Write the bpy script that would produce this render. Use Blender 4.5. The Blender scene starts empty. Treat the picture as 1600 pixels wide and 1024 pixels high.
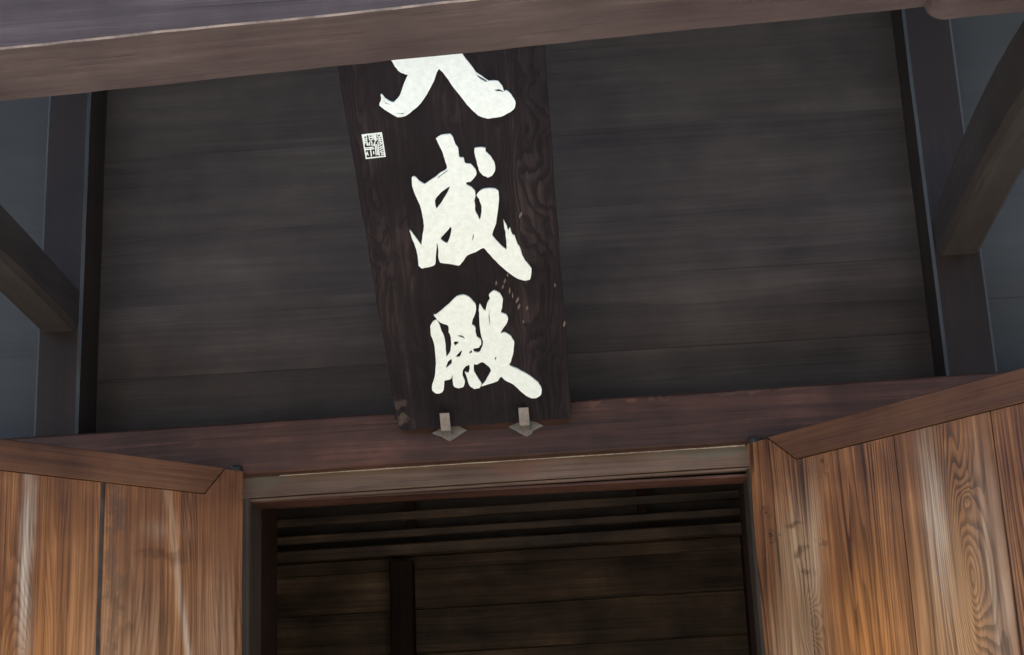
import bpy, bmesh, math, random
from mathutils import Vector, Matrix, noise as mnoise
rnd = random.Random(7)
SC = bpy.context.scene
COL = SC.collection
ZO = 2.9                      # height of the door head above the courtyard; local z below is relative to it

# ------------------------------------------------------------------ camera
PITCH, YAW, ROLL, FPX = 0.2793, -0.0608, -0.0427, 2402.4
CAM = Vector((0.5545, -7.3506, -1.3032 + ZO))
Fw = Vector((math.sin(YAW)*math.cos(PITCH), math.cos(YAW)*math.cos(PITCH), math.sin(PITCH)))
Rt = Fw.cross(Vector((0, 0, 1))).normalized()
Up = Rt.cross(Fw)
R2 = math.cos(ROLL)*Rt + math.sin(ROLL)*Up
U2 = -math.sin(ROLL)*Rt + math.cos(ROLL)*Up
cd = bpy.data.cameras.new('camera')
cam = bpy.data.objects.new('camera', cd)
COL.objects.link(cam)
M = Matrix((R2, U2, -Fw)).transposed().to_4x4()
M.translation = CAM
cam.matrix_world = M
cd.sensor_width = 36
cd.lens = FPX/1600*36
cd.clip_end = 2000
SC.camera = cam

# ------------------------------------------------------------------ light
SUN_EL, SUN_AZ = math.radians(51), math.radians(202)     # azimuth from +Y, clockwise: sun stands in front of the hall
w = bpy.data.worlds.new('World'); SC.world = w; w.use_nodes = True
nt = w.node_tree
sky = nt.nodes.new('ShaderNodeTexSky'); sky.sky_type = 'NISHITA'; sky.sun_disc = False
sky.ozone_density = 2.5; sky.dust_density = .6; sky.sun_elevation = SUN_EL; sky.sun_rotation = SUN_AZ
nt.links.new(sky.outputs[0], nt.nodes['Background'].inputs[0])
nt.nodes['Background'].inputs[1].default_value = 0.12
sl = bpy.data.lights.new('sun', 'SUN'); sl.energy = 4.0; sl.angle = math.radians(.53); sl.color = (1, .945, .86)
so = bpy.data.objects.new('sun', sl); COL.objects.link(so)
sd = Vector((math.sin(SUN_AZ)*math.cos(SUN_EL), math.cos(SUN_AZ)*math.cos(SUN_EL), math.sin(SUN_EL)))
so.rotation_euler = sd.to_track_quat('Z', 'Y').to_euler(); so.location = (0, -12, 14)
SC.view_settings.view_transform = 'Standard'
SC.view_settings.look = 'None'
SC.view_settings.exposure = 1.95
SC.view_settings.gamma = 1

# ------------------------------------------------------------------ helpers
def ray(x, y):
    return Fw + R2*((x-800)/FPX) - U2*((y-512)/FPX)
def on_plane(x, y, P, N):
    d = ray(x, y); return CAM + d*((P-CAM).dot(N)/d.dot(N))

class NT:
    def __init__(s, name):
        s.m = bpy.data.materials.new(name); s.m.use_nodes = True
        s.t = s.m.node_tree; s.b = s.t.nodes['Principled BSDF']
    def n(s, kind, **k):
        nd = s.t.nodes.new(kind)
        for a, v in k.items(): setattr(nd, a, v)
        return nd
    def put(s, sock, v):
        if isinstance(v, bpy.types.NodeSocket): s.t.links.new(v, sock)
        else: sock.default_value = v
    def math(s, op, a, b=None, c=None, clamp=False):
        nd = s.n('ShaderNodeMath', operation=op, use_clamp=clamp)
        s.put(nd.inputs[0], a)
        if b is not None: s.put(nd.inputs[1], b)
        if c is not None: s.put(nd.inputs[2], c)
        return nd.outputs[0]
    def vec(s, op, a, b=None):
        nd = s.n('ShaderNodeVectorMath', operation=op)
        s.put(nd.inputs[0], a)
        if b is not None: s.put(nd.inputs[1], b)
        return nd.outputs['Value'] if op == 'LENGTH' else nd.outputs[0]
    def noise(s, v, scale, detail=3, rough=.55, dist=0):
        nd = s.n('ShaderNodeTexNoise')
        s.put(nd.inputs['Vector'], v); nd.inputs['Scale'].default_value = scale
        nd.inputs['Detail'].default_value = detail; nd.inputs['Roughness'].default_value = rough
        nd.inputs['Distortion'].default_value = dist
        return nd.outputs['Fac']
    def step(s, v, lo, hi):
        nd = s.n('ShaderNodeMapRange', interpolation_type='SMOOTHSTEP')
        s.put(nd.inputs[0], v); nd.inputs[1].default_value = lo; nd.inputs[2].default_value = hi
        return nd.outputs[0]
    def mix(s, f, a, b, mode='MIX'):
        nd = s.n('ShaderNodeMix', data_type='RGBA', blend_type=mode)
        s.put(nd.inputs[0], f)
        for i, v in ((6, a), (7, b)):
            s.put(nd.inputs[i], v if isinstance(v, bpy.types.NodeSocket) else (*v, 1))
        return nd.outputs[2]
    def gauss(s, P, x, z, a, b):
        v = s.vec('MULTIPLY', s.vec('SUBTRACT', P, (x, 0, z)), (1/a, 0, 1/b))
        l = s.vec('LENGTH', v)
        return s.math('POWER', 0.3679, s.math('MULTIPLY', l, l))

def wood(name, dark, mid, light, axis='X', freq=55, knots=(), streaks=(), stains=(), rough=.55, bump=.25,
         ring=.5, blotch=.5, rand=True, fibre=.45, spec=.4, warp=1.0, lightmix=.5, figure=0):
    """Sawn timber: growth rings bending round knots, fibres along the axis, wear and blotches."""
    k = NT(name)
    P = k.n('ShaderNodeTexCoord').outputs['Object']
    sx = {'X': (.06, 1, 1), 'Y': (1, .06, 1), 'Z': (1, 1, .06)}[axis]
    ac = {'X': (0, .35, 1), 'Y': (1, 0, .6), 'Z': (1, .35, 0)}[axis]
    off = P
    if rand:
        r = k.n('ShaderNodeObjectInfo').outputs['Random']
        cmb = k.n('ShaderNodeCombineXYZ')
        for i, s_ in enumerate((37.0, 53.0, 71.0)): k.put(cmb.inputs[i], k.math('MULTIPLY', r, s_))
        off = k.vec('ADD', P, cmb.outputs[0])
    S = k.vec('MULTIPLY', off, sx)
    dot = k.n('ShaderNodeVectorMath', operation='DOT_PRODUCT'); k.put(dot.inputs[0], off); dot.inputs[1].default_value = ac
    u = k.math('MULTIPLY', dot.outputs['Value'], freq)
    u = k.math('MULTIPLY_ADD', k.noise(S, 3.2, 2), 14*warp, u)
    u = k.math('MULTIPLY_ADD', k.noise(S, 14, 2), 2.2*warp, u)
    if figure:
        u = k.math('MULTIPLY_ADD', k.noise(k.vec('MULTIPLY', off, (1, 1, .5)), 4.5, 3, .5, .6), figure, u)
    core = None
    for (x, z, a, b, A) in knots:
        g = k.gauss(P, x, z, a, b)
        u = k.math('MULTIPLY_ADD', g, A, u)
    # growth rings: soft early wood, sharp late-wood line
    fr = k.math('FRACT', u)
    ringv = k.math('MULTIPLY', k.step(fr, .25, .85), k.math('SUBTRACT', 1.0, k.step(fr, .9, 1.0)))
    sf = {'X': (.16, 1, 1), 'Y': (1, .16, 1), 'Z': (1, 1, .16)}[axis]
    SF = k.vec('MULTIPLY', S, sf)
    fib = k.noise(SF, 170, 3, .65)
    fib2 = k.noise(k.vec('MULTIPLY', S, tuple(.35 if q_ < 1 else 1 for q_ in sf)), 34, 5, .62)
    crk = k.noise(k.vec('MULTIPLY', SF, tuple(.6 if q_ < 1 else 1 for q_ in sf)), 52, 2, .5)
    blo = k.noise(off, 2.2, 4, .6)
    blo2 = k.noise(S, 7, 3, .6)
    t = k.math('MULTIPLY_ADD', k.math('SUBTRACT', fib, .5), fibre*1.7, .45)
    t = k.math('MULTIPLY_ADD', k.math('SUBTRACT', fib2, .5), fibre*1.8, t)
    t = k.math('MULTIPLY_ADD', k.math('SUBTRACT', blo, .5), blotch*1.6, t)
    t = k.math('MULTIPLY_ADD', k.math('SUBTRACT', blo2, .5), blotch*1.3, t)
    rmask = k.math('MULTIPLY', k.math('MULTIPLY_ADD', k.step(k.noise(S, 5, 2), .4, .68), .8, .2), ring)
    rmask = k.math('MULTIPLY', rmask, k.math('MULTIPLY_ADD', fib2, .9, .45))
    for (x, z, a, b, A) in knots:
        if A > 8: rmask = k.math('MULTIPLY_ADD', k.gauss(P, x, z, a*1.1, b*1.2), ring*1.3, rmask)
    t = k.math('SUBTRACT', t, k.math('MULTIPLY', ringv, rmask))
    ramp = k.n('ShaderNodeValToRGB'); k.put(ramp.inputs[0], t)
    e = ramp.color_ramp.elements
    e[0].position = .0; e[0].color = (*dark, 1); e[1].position = 1; e[1].color = (*light, 1)
    m_ = e.new(.5); m_.color = (*mid, 1)
    c = ramp.outputs[0]
    c = k.mix(k.math('MULTIPLY', k.step(crk, .68, .74), .55), c, tuple(v*.5 for v in dark))
    for (x, z, a, b, A) in knots:
        if a < .06:
            c = k.mix(k.math('MULTIPLY', k.step(k.gauss(P, x, z, a*.55, b*.35), .2, .9), .75), c, dark)
    for (x, z, a, b, slope, colr, amt) in streaks:
        # worn pale streaks, painted lower-door light too: x may drift with z
        Q = P
        if slope:
            sep = k.n('ShaderNodeSeparateXYZ'); k.put(sep.inputs[0], P)
            cmb = k.n('ShaderNodeCombineXYZ')
            k.put(cmb.inputs[0], k.math('MULTIPLY_ADD', k.math('SUBTRACT', sep.outputs[2], z), -slope, sep.outputs[0]))
            k.put(cmb.inputs[2], sep.outputs[2]); Q = cmb.outputs[0]
        Q = k.vec('ADD', Q, k.vec('MULTIPLY', k.vec('SUBTRACT', k_noise3(k, P, 5), (.5, .5, .5)), (.05, 0, 0)))
        g = k.gauss(Q, x, z, a, b)
        nn = k.math('MULTIPLY', k.step(fib2, .32, .62), k.math('SUBTRACT', 1.0, k.math('MULTIPLY', ringv, .45)))
        f = k.math('MULTIPLY', k.math('MULTIPLY', g, k.math('MULTIPLY_ADD', nn, .85, .15)), amt, clamp=True)
        c = k.mix(f, c, colr)
    for (x, z, a, b, colr, amt) in stains:
        g = k.gauss(k.vec('ADD', P, k.vec('MULTIPLY', k.vec('SUBTRACT', k_noise3(k, P, 16), (.5, .5, .5)), (.22, 0, .12))), x, z, a, b)
        c = k.mix(k.math('MULTIPLY', k.step(g, .15, .8), amt), c, colr)
    # dust film
    c = k.mix(k.math('MULTIPLY', k.step(k.noise(off, 1.3, 5, .65), .45, .8), lightmix*.35), c, light)
    k.put(k.b.inputs['Base Color'], c)
    k.put(k.b.inputs['Roughness'], k.math('MULTIPLY_ADD', fib2, .3, rough-.15))
    k.b.inputs['Specular IOR Level'].default_value = spec
    bp = k.n('ShaderNodeBump'); bp.inputs['Strength'].default_value = bump; bp.inputs['Distance'].default_value = .004
    h = k.math('MULTIPLY_ADD', ringv, -.5*ring, k.math('MULTIPLY_ADD', fib, .5, k.math('MULTIPLY', fib2, .6)))
    k.put(bp.inputs['Height'], h)
    k.t.links.new(bp.outputs[0], k.b.inputs['Normal'])
    return k.m
def k_noise3(k, v, scale):
    nd = k.n('ShaderNodeTexNoise'); k.put(nd.inputs['Vector'], v)
    nd.inputs['Scale'].default_value = scale; nd.inputs['Detail'].default_value = 3
    return nd.outputs['Color']
def plain(name, c1, c2, scale=8, rough=.6, metal=0, bump=.2):
    k = NT(name)
    P = k.n('ShaderNodeTexCoord').outputs['Object']
    f = k.noise(P, scale, 5, .65)
    k.put(k.b.inputs['Base Color'], k.mix(k.step(f, .3, .7), c1, c2))
    k.put(k.b.inputs['Roughness'], k.math('MULTIPLY_ADD', f, .25, rough-.12))
    k.b.inputs['Metallic'].default_value = metal
    bp = k.n('ShaderNodeBump'); bp.inputs['Strength'].default_value = bump; bp.inputs['Distance'].default_value = .003
    k.put(bp.inputs['Height'], k.noise(P, scale*6, 4)); k.t.links.new(bp.outputs[0], k.b.inputs['Normal'])
    return k.m

def link(name, me, mat, parent=None, smooth=False):
    o = bpy.data.objects.new(name, me); COL.objects.link(o)
    if mat: me.materials.append(mat)
    if parent: o.parent = parent
    if smooth:
        for p in me.polygons: p.use_smooth = True
    return o
def tag(o, label, cat=None, group=None, kind=None):
    o['label'] = label
    if cat: o['category'] = cat
    if group: o['group'] = group
    if kind: o['kind'] = kind
    return o
def empty(name, loc=(0, 0, 0)):
    o = bpy.data.objects.new(name, None); COL.objects.link(o); o.location = loc; return o
def sweep_mesh(name, rings, ch=.006, edge=False):
    """rings: list of (corner a, b, c, d) around the section; corners are chamfered by ch."""
    bm = bmesh.new(); prev = None; first = None
    for R_ in rings:
        vs = []
        for i in range(4):
            p, q, r = Vector(R_[i-1]), Vector(R_[i]), Vector(R_[(i+1) % 4])
            vs.append(bm.verts.new(q+(p-q).normalized()*ch)); vs.append(bm.verts.new(q+(r-q).normalized()*ch))
        if prev:
            for i in range(8):
                fc = bm.faces.new((prev[i], prev[(i+1) % 8], vs[(i+1) % 8], vs[i]))
                if edge and i % 2 == 0: fc.material_index = 1
        else: first = vs
        prev = vs
    bm.faces.new(first[::-1]); bm.faces.new(prev)
    bmesh.ops.recalc_face_normals(bm, faces=bm.faces)
    me = bpy.data.meshes.new(name); bm.to_mesh(me); bm.free()
    return me
def timber(name, lo, hi, axis, mat, parent, n=2, ch=.006, wob=.0, prof=None, edge=False):
    """Squared timber from lo to hi (local z, offset by ZO), along axis; wob = hand-worked unevenness;
    prof(t, world) may move the corners."""
    lo, hi = Vector(lo), Vector(hi)
    ax = 'XYZ'.index(axis); a1, a2 = [i for i in range(3) if i != ax]
    rings = []
    sd_ = rnd.random()*100
    for i in range(n+1):
        t = i/n; R_ = []
        for (u, v) in ((0, 0), (1, 0), (1, 1), (0, 1)):
            p = Vector((0, 0, 0)); p[ax] = lo[ax]+(hi[ax]-lo[ax])*t
            p[a1] = (lo, hi)[u][a1]; p[a2] = (lo, hi)[v][a2]
            if prof: p = prof(p, u, v)
            if wob:
                q = Vector((p[ax]*2.2+sd_, u*7.3, v*5.1))
                p[a1] += wob*(mnoise.noise(q)+.5*mnoise.noise(q*5)); p[a2] += wob*(mnoise.noise(q+Vector((0, 31, 9)))+.5*mnoise.noise(q*5+Vector((9, 0, 0))))
            p.z += ZO
            R_.append(p)
        rings.append(R_)
    return link(name, sweep_mesh(name, rings, ch, edge), mat, parent)

# ------------------------------------------------------------------ materials
M_wall = wood('wall_board_wood', (.021, .0143, .0108), (.044, .0325, .0252), (.076, .057, .0445), 'X', 22, rough=.6, ring=.14, blotch=.75, bump=.15, spec=.2, fibre=.34)
M_side = wood('side_wall_wood', (.024, .022, .0185), (.038, .036, .031), (.056, .054, .047), 'X', 22, rough=.6, ring=.06, blotch=.4, fibre=.2, bump=.1)
M_post = wood('post_wood', (.009, .006, .005), (.019, .0125, .0103), (.037, .025, .0205), 'Z', 30, spec=.2, rough=.6, ring=.15, fibre=.3, bump=.15)
M_tie = wood('tie_beam_wood', (.02, .0165, .0148), (.033, .0275, .025), (.055, .046, .042), 'Y', 26, spec=.2, rough=.65, ring=.12, fibre=.3, bump=.15)
M_front = wood('front_beam_wood', (.044, .032, .032), (.073, .054, .053), (.125, .098, .095), 'X', 18, rough=.7, spec=.2, ring=.15, blotch=.7, fibre=.4, bump=.12)
M_rail = wood('head_rail_wood', (.019, .009, .0065), (.06, .027, .0185), (.165, .07, .046), 'X', 26, spec=.22, stains=((.62, ZO+.375, .22, .018, (.17, .075, .046), .45), (1.3, ZO+.385, .25, .014, (.11, .065, .048), .4)), rough=.5, ring=.2, blotch=.75, fibre=.4, bump=.2)
M_lint = wood('lintel_wood', (.055, .034, .024), (.12, .078, .056), (.2, .14, .103), 'X', 30, spec=.15, rough=.6, ring=.2, blotch=.7,
              stains=((-1.12, ZO+.11, .12, .05, (.085, .095, .075), .55), (1.02, ZO+.12, .28, .03, (.10, .112, .09), .5), (.10, ZO+.085, .14, .05, (.15, .06, .042), .4)))
M_arris = plain('beam_highlight_wood', (.10, .08, .075), (.27, .215, .19), 14, .7)  # lighter tone for the front beam chamfers, a painted edge highlight
M_edge = plain('lintel_highlight_wood', (.2, .16, .12), (.42, .38, .3), 30, .7)  # pale strip colour, a highlight painted along the lintel top
M_jamb = wood('jamb_wood', (.026, .02, .015), (.058, .045, .034), (.11, .088, .068), 'Z', 40, spec=.1, rough=.6, ring=.3)
M_post_highlight = wood('post_highlight_wood', (.02, .02, .019), (.042, .042, .04), (.085, .085, .08), 'Z', 30, rough=.5, ring=.1, blotch=.7)  # paler tone on the post chamfers paints their edge highlight
M_in = wood('interior_wood', (.022, .013, .008), (.085, .053, .032), (.22, .145, .08), 'X', 18, rough=.55, ring=.2, blotch=.9)
M_inz = wood('interior_post_wood', (.012, .006, .0042), (.024, .0125, .009), (.045, .026, .018), 'Z', 30, spec=.08, rough=.7, ring=.3)
PALE = (.60, .52, .41); ORANGE = (.46, .185, .05)
DK, MD, LT = (.026, .0075, .003), (.172, .062, .02), (.52, .25, .092)
M_doorL = wood('left_door_wood', DK, MD, LT, 'Z', 44, rough=.38, ring=.34, blotch=.5, rand=False, spec=.28, bump=.3, warp=1.3, fibre=.5,
    knots=((1.10, -.82, .09, .30, 7), (1.10, -.80, .03, .05, 2), (.33, -.62, .10, .55, 5), (.62, -.3, .2, .5, 3)),
    streaks=((1.115, -.45, .028, .42, .02, PALE, 1.3), (.325, -.62, .020, .5, .16, PALE, 1.3), (.44, -.2, .11, .045, 0, (.3, .2, .13), .8),
             (.36, -.5, .05, .6, .1, ORANGE, .8), (.95, -.95, .26, .6, 0, ORANGE, 1.0), (.6, -.8, .3, .42, 0, (.46, .28, .16), .7), (.1, -.75, .14, .4, 0, (.46, .29, .175), .65)),  # broad patches low on the leaf paint in its stronger light
    stains=((.7, -.35, .04, .5, (.05, .04, .035), .45), (.44, -.31, .16, .03, DK, .35)))
M_doorR = wood('right_door_wood', DK, (.168, .063, .022), LT, 'Z', 44, rough=.38, ring=.6, blotch=.5, rand=False, spec=.28, bump=.3, warp=1.3, fibre=.5,
    knots=((1.19, -.62, .085, .33, 8.6), (1.19, -.66, .03, .12, 2), (1.207, -.34, .035, .05, 2.5), (.315, -.74, .05, .09, 6), (.46, -.045, .025, .04, 4), 
           (.085, -.22, .02, .02, 3), (.1, -.33, .022, .02, 3)),
    streaks=((1.04, -.45, .05, .32, 0, PALE, .9), (.36, -.45, .04, .3, .1, (.42, .3, .19), .9), (.25, -.4, .09, .22, 0, (.40, .27, .16), .9),
             (1.19, -.62, .06, .3, 0, (.40, .19, .075), .45), (.62, -.95, .22, .5, 0, ORANGE, 1.0), (1.05, -.9, .2, .5, 0, (.52, .29, .13), .9), (1.3, -.7, .06, .45, 0, (.5,.36,.24), .8), (.2, -.95, .2, .4, 0, (.42, .27, .15), .8)),  # broad low patches here carry painted light towards the door bottom
    stains=((.25, -.30, .06, .02, DK, .6), (.27, -.43, .06, .022, DK, .6), (.3, -.52, .05, .02, DK, .45), (.41, -.4, .035, .018, DK, .4), (.098, -.33, .028, .012, (.02, .013, .01), .7), (.085, -.2, .022, .012, (.03, .018, .012), .55)))
M_drail = wood('door_rail_wood', (.045, .017, .008), (.11, .046, .022), (.2, .098, .05), 'X', 40, rough=.5, ring=.15, blotch=.7, spec=.25)
M_dcore = plain('door_core_wood', (.03, .022, .018), (.07, .06, .05), 12, .6)
M_plaque = wood('plaque_wood', (.0065, .0047, .0056), (.0145, .0107, .0120), (.046, .034, .033), 'Z', 20, rough=.72, ring=.42, blotch=.8, bump=.8, figure=9, rand=False, spec=.12,
    stains=((-.40, .12, .06, .03, (.07, .053, .042), .6), (-.40, .04, .05, .02, (.10, .075, .06), .6), (.2, .86, .012, .05, (.16, .11, .08), .5)))
M_white = plain('white_gofun_paint', (.80, .86, .81), (.70, .76, .705), 45, .6, 0, .3)
M_chip = plain('chipped_wood', (.16, .11, .085), (.1, .07, .055), 40, .7)
M_metal = plain('grey_metal', (.19, .165, .14), (.11, .095, .083), 30, .5, .3, .15)
M_patina = plain('patina_copper', (.016, .015, .013), (.04, .037, .031), 40, .6, .3)
M_ground = plain('courtyard_gravel', (.42, .39, .345), (.33, .305, .27), 3, .9)
M_sky_blocker = plain('sky_blocker_green', (.05, .07, .03), (.03, .042, .02), .6, .9)
M_stone = plain('platform_stone', (.46, .425, .375), (.38, .35, .31), 4, .8)
M_roof = plain('roof_boards', (.09, .07, .055), (.06, .045, .035), 5, .7)
M_tile = plain('roof_tile', (.09, .1, .1), (.06, .065, .07), 6, .6)
M_plaster = plain('interior_plaster', (.12, .1, .08), (.09, .075, .06), 4, .8)

# ------------------------------------------------------------------ setting
def sheet(name, x0, x1, y0, y1, z, mat):
    me = bpy.data.meshes.new(name)
    me.from_pydata([(x0, y0, z), (x1, y0, z), (x1, y1, z), (x0, y1, z)], [], [(0, 1, 2, 3)])
    return link(name, me, mat)
g = sheet('ground', -400, 400, -400, 400, 0, M_ground); g['kind'] = 'structure'
def box(name, lo, hi, mat, parent=None, ch=.004):
    lo = (lo[0], lo[1], lo[2]-ZO); hi = (hi[0], hi[1], hi[2]-ZO)
    return timber(name, lo, hi, 'X', mat, parent, 1, ch)
p = box('stone_platform', (-8, -3.4, -.2), (8, 7, .6), M_stone, None, .02); p['kind'] = 'structure'
for i in range(3):
    s_ = box('stone_step', (-2.2, -3.4-.32*(3-i), -.1), (2.2, -3.4-.32*(2-i)+.01, .15*(i+1)), M_stone, None, .01); s_['kind'] = 'structure'

# unseen green ridge added behind the viewer to block low sky light
def sky_blocker_mesh():
    vs, fs = [], []; n, m = 48, 8
    for j in range(m+1):
        for i in range(n+1):
            a = math.radians(100+160*i/n); t = j/m; rr = 24+34*t
            x, y = rr*math.cos(a-math.radians(-90)+math.radians(0)), rr*math.sin(a-math.radians(-90))
            z = 15*(t**.7)*(1+.18*mnoise.noise(Vector((i*.35, t*2, 4))))-.05
            vs.append((x, y, z))
    for j in range(m):
        for i in range(n):
            a = j*(n+1)+i; fs.append((a, a+1, a+n+2, a+n+1))
    me = bpy.data.meshes.new('sky_blocker'); me.from_pydata(vs, [], fs); me.update(); return me
hl = link('sky_blocker', sky_blocker_mesh(), M_sky_blocker); hl['kind'] = 'structure'

hall = empty('temple_hall', (0, 0, 0))
tag(hall, 'dark timber temple hall front with open plank doors and heavy beams', 'temple')

# wall boards above the head rail, the side bays beyond the posts
zs = [.34, .69, 1.07, 1.46, 1.9, 2.36, 2.85, 3.35]
for i in range(len(zs)-1):
    dy = rnd.uniform(-.004, .004)
    timber('wall_board', (-2.05, .12+dy, zs[i]), (2.19, .19, zs[i+1]), 'X', M_wall, hall, 14, .0005, .0)
for sx, x0, x1 in ((-1, -5.2, -2.24), (1, 2.40, 5.2)):
    for z0, z1 in ((-2.3, -1.5), (-1.5, -.7), (-.7, .0), (0, .39), (.39, .85), (.85, 1.5), (1.5, 2.3), (2.3, 3.35)):
        timber('wall_board', (x0, .14+rnd.uniform(-.003, .003), z0), (x1, .2, z1), 'X', M_side, hall, 4, .0005, .0)
# wall below the head rail beside the doorway (behind the open doors)
for x0, x1 in ((-2.05, -1.262), (1.262, 2.19)):
    for z0, z1 in ((-2.3, -1.5), (-1.5, -.7), (-.7, -.1), (-.1, .34)):
        timber('wall_board', (x0, .0, z0+.002), (x1, .05, z1-.002), 'X', M_wall, hall, 4, .004, .001)
# posts
for x0, x1 in ((-2.26, -2.035), (2.17, 2.41)):
    po = timber('post', (x0, -.145, -2.3), (x1, .3, 3.35), 'Z', M_post, hall, 24, .014, .003, None, True); po.data.materials.append(M_post_highlight)
for x in (-5.2, 5.2):
    timber('post', (x-.12, -.145, -2.3), (x+.12, .3, 3.35), 'Z', M_post, hall, 6, .02, .003)
# head rail in front of the posts, following the slight sag of the old frame
def sag(p, u, v):
    p = p.copy(); p.z += .0105*p.x; return p
timber('head_rail', (-5.1, -.16, .125), (5.1, .16, .378), 'X', M_rail, hall, 60, .010, .003, sag)
# lintel, the stop strip under it and a pale strip painting the edge highlight
timber('lintel', (-1.262, -.065, .024), (1.262, .2, .128), 'X', M_lint, hall, 30, .005, .0015, sag)
timber('lintel_highlight', (-1.05, -.068, .121), (1.20, -.03, .1275), 'X', M_edge, hall, 60, .001, .0022, sag)
timber('stop_strip', (-1.215, -.052, .008), (1.215, .18, .021), 'X', M_lint, hall, 20, .003, .001, sag)
timber('stop_strip', (-1.2, -.03, -.008), (1.2, .16, .0065), 'X', M_rail, hall, 20, .003, .001)
# door jambs and the deep reveal
for s_ in (-1, 1):
    a, b = sorted((s_*1.2, s_*1.258))
    timber('jamb', (a, -.06, -2.3), (b, .2, .022), 'Z', M_jamb, hall, 10, .006, .0015)
    a, b = sorted((s_*1.205, s_*1.262))
    timber('reveal_board', (a, .201, -2.3), (b, .58, .4), 'Z', M_inz, hall, 8, .004, .001)
timber('reveal_board', (-1.262, .201, .022), (1.262, .3, .4), 'X', M_in, hall, 4, .004)

# front beam: underside cut up along the span with a rounded shoulder at each end
def fb(p, u, v):
    p = p.copy()
    t = (p.x+1.6)/3.36
    p.z += .0345*(p.x+1.6)
    if p.y < -2.5: p.y += -.01+.0*t
    if v == 0:
        d = abs(p.x-.0)-1.765
        if d > 0: p.z -= .058*math.sqrt(max(0, 1-(1-min(d/.075, 1))**2)) if d < .075 else .058
    return p
xs_ = None
def beam_mesh():
    xs = [-3.2+.08*i for i in range(81)]
    for c in (-1, 1):
        xs += [c*(1.765+.075*k/8) for k in range(9)]
    xs = sorted(set(round(x, 4) for x in xs)); rings = []
    for x in xs:
        R_ = []
        for (u, v) in ((0, 0), (1, 0), (1, 1), (0, 1)):
            p = fb(Vector((x, (-2.685, -2.30)[u], (1.125, 1.62)[v])), u, v)
            q = Vector((x*1.6, u*7.3, v*5.1))
            p.z += .005*mnoise.noise(q)+.003*mnoise.noise(q*6); p.y += .006*mnoise.noise(q+Vector((3, 9, 1)))+.002*mnoise.noise(q*7)
            p.z += ZO; R_.append(p)
        rings.append(R_)
    return sweep_mesh('front_beam', rings, .006, True)
fo = link('front_beam', beam_mesh(), M_front, hall); fo.data.materials.append(M_arris)
tag(fo, 'greyed front porch beam with rounded cut underside')
# tie beams from posts out to the porch columns, gently arched
def arch(bot0, bot1, t0, tm, t1):
    def f(p, u, v):
        p = p.copy(); t = min(1, max(0, (-p.y-.14)/2.2))
        if v == 0: p.z = bot0+(bot1-bot0)*t+.05*math.sin(math.pi*t)
        else: p.z = (1-t)**2*t0+2*t*(1-t)*tm+t*t*t1
        return p
    return f
timber('tie_beam', (-2.255, -2.4, 0), (-2.055, -.14, 1), 'Y', M_tie, hall, 22, .025, .004, arch(.885, .93, 1.11, 1.25, 1.22))
timber('tie_beam', (2.195, -2.4, 0), (2.405, -.14, 1), 'Y', M_tie, hall, 22, .025, .004, arch(1.0, 1.04, 1.2, 1.44, 1.3))
def column(x, y):
    bm = bmesh.new()
    bmesh.ops.create_cone(bm, cap_ends=True, segments=28, radius1=.16, radius2=.15, depth=ZO+1.62-.6)
    bmesh.ops.translate(bm, verts=bm.verts, vec=(x, y, (.6+ZO+1.62)/2))
    me = bpy.data.meshes.new('porch_column'); bm.to_mesh(me); bm.free()
    link('porch_column', me, M_post, hall, True)
column(-2.32, -2.5); column(2.36, -2.5)

# roof, out of the picture: it keeps the sun off the doors
def slab(name, pts, mat):
    me = bpy.data.meshes.new(name); me.from_pydata(pts, [], [(0, 1, 3, 2), (4, 6, 7, 5), (0, 4, 5, 1), (2, 3, 7, 6), (0, 2, 6, 4), (1, 5, 7, 3)])
    me.update(); bm = bmesh.new(); bm.from_mesh(me); bmesh.ops.recalc_face_normals(bm, faces=bm.faces); bm.to_mesh(me); bm.free()
    return link(name, me, mat, hall)
EY, EZ = -5.9, 8.05
slab('roof', [(-8, EY, EZ), (8, EY, EZ), (-8, 3.5, EZ+4.2), (8, 3.5, EZ+4.2), (-8, EY, EZ+.2), (8, EY, EZ+.2), (-8, 3.5, EZ+4.5), (8, 3.5, EZ+4.5)], M_roof)
slab('roof', [(-8, 3.51, EZ+4.2), (8, 3.51, EZ+4.2), (-8, 10, EZ), (8, 10, EZ), (-8, 3.51, EZ+4.5), (8, 3.51, EZ+4.5), (-8, 10, EZ+.2), (8, 10, EZ+.2)], M_tile)
box('upper_wall', (-5.2, .26, 6.2), (5.2, .4, 11.0), M_side, hall)

# ------------------------------------------------------------------ interior
IB = 3.0
box('floor', (-5.2, .05, .6), (5.2, IB+.4, .64), M_in, hall)
box('interior_ceiling', (-5.2, .26, ZO+1.9), (5.2, IB+.4, ZO+1.95), M_roof, hall)
for x in (-3.6, 3.55): box('interior_side_wall', (x, .3, .6), (x+.05, IB+.4, ZO+1.9), M_plaster, hall)
box('interior_back_wall', (-3.6, IB+.3, .6), (3.6, IB+.38, ZO+1.9), M_roof, hall)
def it(p, u, v):
    p = p.copy(); p.z += .012*(p.x+1.8); return p
for z0, z1 in ((.470, .53), (.345, .405), (.230, .282)):
    timber('louvre_slat', (-3.5, IB, z0), (3.5, IB+.05, z1), 'X', M_in, hall, 6, .006, .001, it)
timber('interior_rail', (-3.5, IB-.06, .10), (3.5, IB+.08, .178), 'X', M_in, hall, 8, .01, .002, it)
timber('interior_rail', (-3.5, IB-.01, .53), (3.5, IB+.06, 1.88), 'X', M_in, hall, 8, .01, .002, it)
zz = .098
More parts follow.
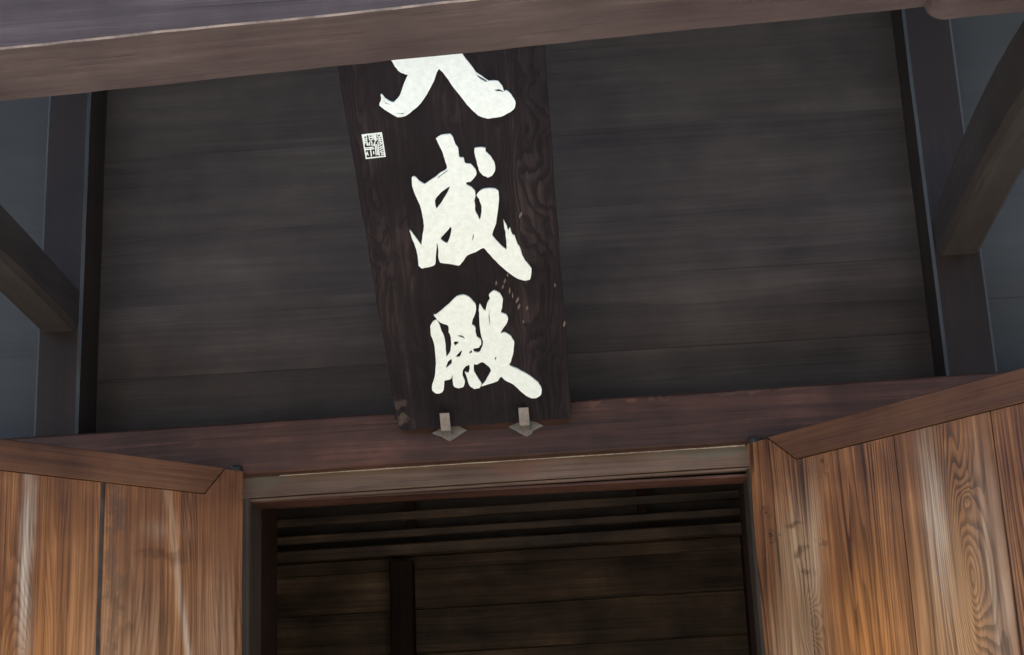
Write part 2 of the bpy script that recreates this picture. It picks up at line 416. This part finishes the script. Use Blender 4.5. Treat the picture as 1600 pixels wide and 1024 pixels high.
for i, h in enumerate((.085, .27, .29, .3, .3, .35, .4, .4)):
    tilt = .02 if i == 0 else .06
    def bev(p, u, v, tilt=tilt):
        p = it(p, u, v)
        if v == 0: p.y -= tilt
        return p
    timber('panel_board', (-3.5, IB+.04, zz-h-.004), (3.5, IB+.15, zz), 'X', M_in, hall, 10, .01, .006, bev)
    zz -= h
timber('interior_post', (-.955, IB-.14, -2.3), (-.80, IB-.02, .06), 'Z', M_inz, hall, 8, .01, .002)
timber('interior_post', (1.385, IB-.14, -2.3), (1.5, IB-.02, .12), 'Z', M_inz, hall, 8, .01, .002)
for x in (-2.4, -.85, .72, 2.3):
    timber('mullion', (x, IB+.02, .17), (x+.06, IB+.06, .54), 'Z', M_inz, hall, 3, .004)

# ------------------------------------------------------------------ doors
HX, HY, HZ, ANG = 1.224, -.16, .121, .8789
LEAF, DBOT = 1.62, -2.22
def lbox(name, lo, hi, mat, parent, axis='Z', n=1, ch=.003, wob=0, poly=None):
    """box or flat polygon (x, z) extruded in y, in door-local coordinates"""
    if poly:
        bm = bmesh.new()
        f = [bm.verts.new((x, lo[1], z)) for x, z in poly]; b = [bm.verts.new((x, hi[1], z)) for x, z in poly]
        bm.faces.new(f); bm.faces.new(b[::-1]); k = len(poly)
        for i in range(k): bm.faces.new((f[i], b[i], b[(i+1) % k], f[(i+1) % k]))
        bmesh.ops.recalc_face_normals(bm, faces=bm.faces)
        bmesh.ops.bevel(bm, geom=[e for e in bm.edges], offset=ch, segments=1, affect='EDGES')
        me = bpy.data.meshes.new(name); bm.to_mesh(me); bm.free()
        return link(name, me, mat, parent)
    o = timber(name, (lo[0], lo[1], lo[2]-ZO), (hi[0], hi[1], hi[2]-ZO), axis, mat, parent, n, ch, wob)
    return o
def make_door(s, mat, seams, mitre, label):
    # local x runs from the hinge to the free edge, local +y is the face turned away from the camera
    d = lbox('door', (.012, -.012, DBOT+.02), (LEAF-.01, .018, HZ-.01), M_dcore, hall)
    tag(d, label)
    # x axis along leaf; visible face is local -y for the right door; the left one is mirrored through scale-free coordinates
    ax = Vector((s*math.cos(ANG), -math.sin(ANG), 0)); zaxis = Vector((0, 0, 1)); ay = zaxis.cross(ax)
    mw = Matrix((ax, ay, zaxis)).transposed().to_4x4(); mw.translation = (s*HX, HY, ZO)
    d.matrix_world = mw
    face = -1 if ay.y > 0 else 1           # side turned to the courtyard
    ya, yb = sorted((face*.030, face*.010)); yr0, yr1 = sorted((face*.034, face*.006))
    bx, by = mitre                           # lower inner and upper outer ends of the mitre
    e = [0]+seams+[LEAF]
    rz = -.008
    for i in range(len(e)-1):
        gap0 = .0015 if i == 0 else .0025; gap1 = .0025
        if s < 0 and i == 1: gap0 = .003
        if s < 0 and i == 0: gap1 = .02
        top = rz-.003
        x0, x1 = e[i]+gap0, e[i+1]-gap1
        if i == 0:
            if x1 > bx:   # hinge plank runs up outside the mitre
                poly = [(x0, DBOT), (x1, DBOT), (x1, top), (bx-.004, top), (by-.004, HZ), (x0, HZ)]
            else:
                poly = [(x0, DBOT), (x1, DBOT), (x1, top), (by-.004, HZ), (x0, HZ)]
        else: poly = [(x0, DBOT), (x1, DBOT), (x1, top), (x0, top)]
        lbox('plank', (0, ya, 0), (0, yb, 0), mat, d, poly=poly, ch=.0025)
    lbox('top_rail', (0, yr0, 0), (0, yr1, 0), M_drail, d, poly=[(bx, rz), (LEAF, rz), (LEAF, HZ+.004), (by, HZ+.004)], ch=.003)
    # pivot at the head
    bm = bmesh.new(); bmesh.ops.create_cone(bm, cap_ends=True, segments=14, radius1=.03, radius2=.026, depth=.05)
    bmesh.ops.translate(bm, verts=bm.verts, vec=(.02, 0, HZ+.004))
    me = bpy.data.meshes.new('pivot'); bm.to_mesh(me); bm.free(); link('pivot', me, M_patina, d, True)
    return d
make_door(-1, M_doorL, [.768], (.225, .11), 'left open door leaf of warm brown planks with pale worn streak')
make_door(1, M_doorR, [.305, .872, 1.372], (.305, .139), 'right open door leaf of warm brown planks with oval grain figure')

# ------------------------------------------------------------------ plaque
TH = math.radians(42)
P0 = Vector((-.03, -.22, .281+ZO))
PN = Vector((0, math.cos(TH), math.sin(TH)))              # points into the wall and up
pu, pv = Vector((1, 0, 0)), Vector((0, -math.sin(TH), math.cos(TH)))
def to_plaque(x, y):
    h = on_plane(x, y, P0, PN)-P0
    return h.dot(pu), h.dot(pv)
plq = empty('name_plaque')
PM = Matrix((pu, PN, pv)).transposed().to_4x4(); PM.translation = P0      # local x right, z up the board, y into the board
plq.matrix_world = PM
tag(plq, 'dark leaning wooden plaque with white brushed characters above the doorway', 'plaque')
def board_mesh():
    A = to_plaque(622, 670); B = to_plaque(893, 653); C_ = to_plaque(852, 74); D_ = to_plaque(527, 100)
    vt = 2.42                                   # full length of the board, the top is hidden behind the beam
    def ext(a, b): return (a[0]+(b[0]-a[0])*(vt-a[1])/(b[1]-a[1]), vt)
    C2, D2 = ext(B, C_), ext(A, D_)
    outline = []
    n = 26
    low = [to_plaque(*p_) for p_ in ((619, 645), (616, 655), (624, 661), (622, 668), (632, 673), (648, 671))]
    outline += low
    for i in range(1, 14):
        t = i/13; q = to_plaque(648+(893-648)*t, 671+(653-671)*t); outline.append((q[0], q[1]+rnd.uniform(-.003, .003)))
    for i in range(1, n):
        t = i/n; outline.append((B[0]+(C2[0]-B[0])*t+rnd.uniform(-.0025, .0025), B[1]+(C2[1]-B[1])*t))
    outline += [C2, D2]
    for i in range(1, n-1):
        t = i/n; outline.append((D2[0]+(A[0]-D2[0])*t+rnd.uniform(-.0025, .0025), D2[1]+(A[1]-D2[1])*t))
    bm = bmesh.new()
    f = [bm.verts.new((x, 0, z)) for x, z in outline]; b = [bm.verts.new((x, .05, z)) for x, z in outline]
    bm.faces.new(f); bm.faces.new(b[::-1])
    for i in range(len(f)): bm.faces.new((f[i], b[i], b[(i+1) % len(f)], f[(i+1) % len(f)]))
    bmesh.ops.recalc_face_normals(bm, faces=bm.faces)
    me = bpy.data.meshes.new('board'); bm.to_mesh(me); bm.free(); return me
link('board', board_mesh(), M_plaque, plq)

def smooth_poly(pts, amp, rg, sub=3):
    """rounds a traced outline and roughens it like a loaded brush"""
    out = []; n = len(pts)
    for i in range(n):
        p0, p1, p2, p3 = [Vector(pts[(i+k-1) % n]) for k in range(4)]
        for s in range(sub):
            t = s/sub
            q = .5*((2*p1)+(p2-p0)*t+(2*p0-5*p1+4*p2-p3)*t*t+(-p0+3*p1-3*p2+p3)*t**3)
            q = q*.6+(p1+(p2-p1)*t)*.4
            q += Vector((rg.uniform(-amp, amp), rg.uniform(-amp, amp)))
            out.append(q)
    return out
def area(pl):
    return sum(pl[i-1][0]*pl[i][1]-pl[i][0]*pl[i-1][1] for i in range(len(pl)))/2
def fill(name, polys, mat, parent, depth=.010, sm=True, amp=.0011, solid=(0,)):
    """solid: indices of polygons that add area, the others are openings; retried until the filled area is right"""
    for k in range(9):
        rg = random.Random(11+k); a_ = amp*max(0, 1-k*.15)
        pls = [smooth_poly(p_, a_, rg) if sm else [Vector(q) for q in p_] for p_ in polys]
        cu = bpy.data.curves.new(name, 'CURVE'); cu.dimensions = '2D'; cu.fill_mode = 'BOTH'; cu.extrude = depth
        for pl in pls:
            sp = cu.splines.new('POLY'); sp.points.add(len(pl)-1); sp.use_cyclic_u = True
            for q, pt in zip(pl, sp.points): pt.co = (q.x, q.y, 0, 1)
        tmp = bpy.data.objects.new('tmp', cu); COL.objects.link(tmp)
        dg = bpy.context.evaluated_depsgraph_get(); dg.update()
        me = bpy.data.meshes.new_from_object(tmp.evaluated_get(dg))
        bpy.data.objects.remove(tmp); bpy.data.curves.remove(cu)
        want = sum((1 if i in solid else -1)*abs(area(pl)) for i, pl in enumerate(pls))
        got = sum(p_.area for p_ in me.polygons if abs(p_.normal.z) > .9)/2
        if not sm or abs(got-want) < .02*want: break
    if sm and abs(got-want) >= .02*want: print('FILL', name, got, want)
    me.transform(Matrix(((1, 0, 0, 0), (0, 0, -1, 0), (0, 1, 0, 0), (0, 0, 0, 1))))   # curve xy -> board xz
    me.materials.clear(); me.name = name
    return link(name, me, mat, parent)
def px(pts, ox, oy, sc):
    return [to_plaque(ox+x*sc, oy+y*sc) for x, y in pts]
S2, S3, S4 = 360/1317, 320/1214, 320/1170
DAI = [(262,122),(285,160),(310,188),(340,203),(358,205),(335,255),(310,325),(275,362),(240,350),(203,315),(205,345),(195,378),(230,408),(300,447),(345,440),(410,390),(465,320),(505,240),(533,172),
       (570,210),(620,280),(660,330),(712,395),(760,437),(815,455),(885,445),(940,420),(968,395),(970,360),(945,318),(920,295),(905,300),(895,270),(870,240),(820,240),(780,215),(745,190),(700,130),(660,80),
       (640,40),(700,20),(790,-10),(800,-60),(760,-85),(630,-40),(615,-150),(580,-230),(510,-225),(500,-180),(500,-20),(380,30),(270,60),(245,90)]
SEI = [(385,98),(415,78),(470,72),(488,100),(500,130),(516,155),(522,210),(548,210),(554,242),(590,250),(612,272),(626,300),(612,330),(590,352),(563,358),(568,372),(595,385),(615,410),(618,440),(612,470),(618,500),(616,520),(630,550),(645,578),
       (655,530),(652,490),(640,455),(626,435),(640,412),(665,398),(700,392),(735,396),(755,412),(758,450),(752,520),(740,600),(718,670),(755,715),(800,757),(803,720),(795,650),(783,580),(800,605),(812,640),(822,625),(838,668),(850,672),(865,720),(880,740),(895,790),(915,825),(948,865),(950,890),(940,932),(905,938),(865,925),(800,880),(740,825),(690,770),(667,745),
       (620,768),(570,790),(545,825),(520,848),(480,842),(412,832),(400,805),(398,760),(394,728),(391,712),(388,732),(384,800),(376,848),(330,860),(300,865),(283,850),(276,790),(262,735),(240,680),(228,640),(250,665),(275,700),(298,728),(303,690),(313,615),(305,560),(290,490),(262,430),(243,380),(243,330),(258,322),(285,348),(317,366),(360,340),(410,303),(450,275),(440,235),(425,180),(400,130)]
SEI_H = [[(378,465),(415,415),(470,380),(440,440),(410,485),(388,512)], [(412,690),(445,650),(475,620),(472,670),(450,717)], [(605,662),(609,680),(597,706)], [(398,326),(450,286),(452,290),(400,331)]]
SEI_D = [(612,155),(675,152),(680,175),(710,205),(733,250),(733,290),(715,318),(690,327),(660,312),(640,285),(625,230)]
DEN = [(285,222),(300,220),(350,180),(415,118),(455,108),(490,125),(520,160),(527,190),(515,230),(500,275),(520,290),(525,325),(530,348),(550,360),(557,385),(545,408),(514,415),(514,434),(545,436),(556,418),(568,378),(555,340),(545,250),(543,195),(547,160),(560,180),(580,200),(590,160),(605,130),(600,108),(628,84),(660,100),(680,135),(675,180),(668,208),(695,220),(710,245),(695,280),(665,325),(690,323),(725,345),(744,380),(740,430),(725,490),(715,510),
       (760,530),(830,570),(880,610),(900,645),(895,680),(870,698),(840,698),(800,675),(740,620),(690,595),(668,575),(650,600),(600,618),(555,630),(580,600),(612,540),(590,510),(562,492),(530,505),(515,505),(515,545),(535,580),(556,615),(545,640),(515,645),(485,620),(475,580),(462,550),(485,552),(490,510),(470,515),(450,540),(450,570),(462,600),(455,632),(425,642),(398,630),(392,590),(395,565),(380,590),(345,600),(342,650),(328,668),(300,672),(278,655),(276,620),(290,580),(298,500),(290,400),(270,340),(265,290),(280,262),(300,250),(310,262),(325,305),(345,350),(352,400),(357,460),(380,430),(385,380),(380,340),(370,320),(368,285),(330,270),(305,250)]
DEN_H = [[(400,380),(412,373),(428,380),(405,398)], [(420,340),(445,340),(466,358),(440,350)], [(410,460),(446,425),(435,462)], [(355,525),(365,490),(386,475),(386,502)], [(486,441),(500,424),(505,438)], [(612,160),(603,215),(607,290),(598,235)], [(632,474),(642,460),(640,478)]]
DAI_H = [[(742,196),(765,214),(812,243),(800,246),(760,222)], [(848,292),(875,287),(906,303),(870,300)], [(215,352),(236,366),(262,376),(234,370)], [(290,425),(325,425),(352,412),(326,430)]]
c1 = fill('character', [px(DAI, 540, 60, S2)]+[px(h, 540, 60, S2) for h in DAI_H], M_white, plq); tag(c1, 'white brushed character cut off by the beam')
c2 = fill('character', [px(SEI, 580, 190, S3)]+[px(h, 580, 190, S3) for h in SEI_H]+[px(SEI_D, 580, 190, S3)], M_white, plq, solid=(0, 5)); tag(c2, 'white brushed middle character with separate dot')
c3 = fill('character', [px(DEN, 600, 430, S4)]+[px(h, 600, 430, S4) for h in DEN_H], M_white, plq); tag(c3, 'white brushed lowest character above the hooks')
# seal: a frame and thin strokes
S1 = 100/1463
def stroke(pts, wd):
    """thin ribbon polygon round a polyline (crop pixels)"""
    L_, R_ = [], []
    for i, p in enumerate(pts):
        a = Vector(pts[max(0, i-1)]); b = Vector(pts[min(len(pts)-1, i+1)]); t = (b-a).normalized(); nrm = Vector((-t.y, t.x))*wd/2
        q = Vector(p); L_.append(tuple(q+nrm)); R_.append(tuple(q-nrm))
    return L_+R_[::-1]
seal = fill('seal', [px([(368,295),(830,243),(918,803),(463,856)], 540, 190, S1), px([(398,322),(808,275),(888,782),(484,828)], 540, 190, S1)], M_white, plq, .003, False)
tag(seal, 'small white square seal with fine script')
marks = [[(400,335),(490,325)],[(415,350),(440,525)],[(478,350),(495,550)],[(412,400),(482,394)],[(420,440),(490,432)],[(425,485),(500,476)],[(505,480),(522,545)],
 [(532,310),(548,425)],[(602,300),(614,412)],[(530,312),(602,302)],[(538,365),(605,358)],[(546,425),(615,416)],[(550,550),(552,475),(590,452),(606,490),(592,535),(640,545),(655,505)],
 [(438,610),(635,585)],[(442,648),(652,620)],[(566,605),(592,800)],[(490,690),(520,775)],[(475,770),(490,700)],[(640,680),(645,745)],
 [(622,290),(662,430)],[(655,285),(690,440),(662,490),(682,600),(702,770)],[(690,285),(700,440)],[(702,520),(742,760)],[(738,465),(772,780)],
 [(720,318),(772,280)],[(792,280),(805,335)],[(722,352),(832,335)],[(712,402),(842,382)],[(765,340),(795,480)],[(742,442),(852,428)],[(770,490),(862,478)],[(770,545),(830,500)],[(775,600),(862,545)],[(782,645),(868,590)],[(792,692),(872,650)],[(806,720),(872,705)],[(815,760),(880,745)]]
for m_ in marks:
    fill('seal_mark', [px(stroke(m_, 24), 540, 190, S1)], M_white, seal, .0025, False)
# chips knocked out of the board beside the middle character
for (x, y) in ((793,430),(788,440),(785,449),(801,462),(807,470),(810,480),(823,482),(775,443),(818,503),(867,446),(881,507),(796,455),(812,337)):
    a = rnd.uniform(-.3, .5); L_ = rnd.uniform(3, 6)
    pts = [(x-1, y), (x+a*L_-.3, y-L_), (x+1.3+a*L_, y-L_*.4), (x+1.1, y+L_*.4), (x-.4, y+L_*.7)]
    fill('chip', [[to_plaque(*p_) for p_ in pts]], M_chip, plq, .0012, True, .0006)
# iron stays that hold the head of the board back to the wall (behind it)
def rod(name, a, b, r, mat, parent):
    a, b = Vector(a), Vector(b); bm = bmesh.new()
    bmesh.ops.create_cone(bm, cap_ends=True, segments=10, radius1=r, radius2=r, depth=(b-a).length)
    bmesh.ops.transform(bm, matrix=Matrix.Translation((a+b)/2) @ (b-a).to_track_quat('Z', 'Y').to_matrix().to_4x4(), verts=bm.verts)
    me = bpy.data.meshes.new(name); bm.to_mesh(me); bm.free(); return link(name, me, mat, parent, True)
for x in (-.3, .28):
    top = P0+pv*2.2+pu*x+PN*.045
    inv = PM.inverted()
    rod('stay_rod', inv @ top, inv @ Vector((x, .22, top.z+.25)), .008, M_metal, plq)

# ------------------------------------------------------------------ hooks under the plaque
def make_hook(prong, plate, label):
    base = on_plane(*plate[0], Vector((0, -.163, 0)), Vector((0, 1, 0)))
    h = empty('plaque_hook', base); tag(h, label, 'hook', 'hooks carrying the plaque')
    # leaf plate on the head rail
    pts = [on_plane(x, y, Vector((0, -.168, 0)), Vector((0, 1, 0)))-base for x, y in plate]
    bm = bmesh.new()
    f = [bm.verts.new(q) for q in pts]; b = [bm.verts.new(q+Vector((0, .012, 0))) for q in pts]
    bm.faces.new(f); bm.faces.new(b[::-1])
    for i in range(len(f)): bm.faces.new((f[i], b[i], b[(i+1) % len(f)], f[(i+1) % len(f)]))
    bmesh.ops.recalc_face_normals(bm, faces=bm.faces)
    me = bpy.data.meshes.new('leaf_plate'); bm.to_mesh(me); bm.free(); link('leaf_plate', me, M_metal, h)
    # prong standing in front of the board and the arm that carries it
    Yp = Vector((0, -.262, 0))
    q = [on_plane(x, y, Yp, Vector((0, 1, 0)))-base for x, y in prong]
    bm = bmesh.new()
    def prism(lo, hi):
        vs = [bm.verts.new((x, y, z)) for x in (lo[0], hi[0]) for y in (lo[1], hi[1]) for z in (lo[2], hi[2])]
        for ids in ((0, 1, 3, 2), (4, 6, 7, 5), (0, 4, 5, 1), (2, 3, 7, 6), (0, 2, 6, 4), (1, 5, 7, 3)): bm.faces.new([vs[i] for i in ids])
    x0, x1 = min(v.x for v in q), max(v.x for v in q); z0, z1 = min(v.z for v in q), max(v.z for v in q); y0 = q[0].y
    sh = (z1-z0)*math.tan(TH)
    vs = []
    for z, dy in ((z0, 0), (z1, -sh*.75)):
        for x in (x0, x1):
            for y in (y0+dy, y0+dy+.008): vs.append(bm.verts.new((x, y, z)))
    for ids in ((0, 1, 3, 2), (4, 6, 7, 5), (0, 4, 5, 1), (2, 3, 7, 6), (0, 2, 6, 4), (1, 5, 7, 3)): bm.faces.new([vs[i] for i in ids])
    bmesh.ops.recalc_face_normals(bm, faces=bm.faces)
    me = bpy.data.meshes.new('prong'); bm.to_mesh(me); bm.free(); link('prong', me, M_metal, h)
    bm = bmesh.new(); prism((x0+.002, y0+.002, z0-.001), (x1-.002, .02, z0+.007)); bmesh.ops.recalc_face_normals(bm, faces=bm.faces)
    me = bpy.data.meshes.new('arm'); bm.to_mesh(me); bm.free(); link('arm', me, M_metal, h)
k5 = .1875
def c5(l): return [(600+x*k5, 600+y*k5) for x, y in l]
make_hook(c5([(473,265),(553,262),(556,388),(480,390)]), c5([(548,479),(515,462),(480,440),(437,428),(400,410),(470,372),(540,340),(625,352),(690,385),(610,440)]), 'grey metal hook with leaf plate below the ragged plaque corner')
make_hook(c5([(1125,220),(1208,217),(1214,344),(1135,347)]), c5([(1188,440),(1110,398),(1037,356),(1110,325),(1190,300),(1270,318),(1326,348),(1240,392),(1232,415)]), 'grey metal hook with leaf plate below the clean square plaque corner')
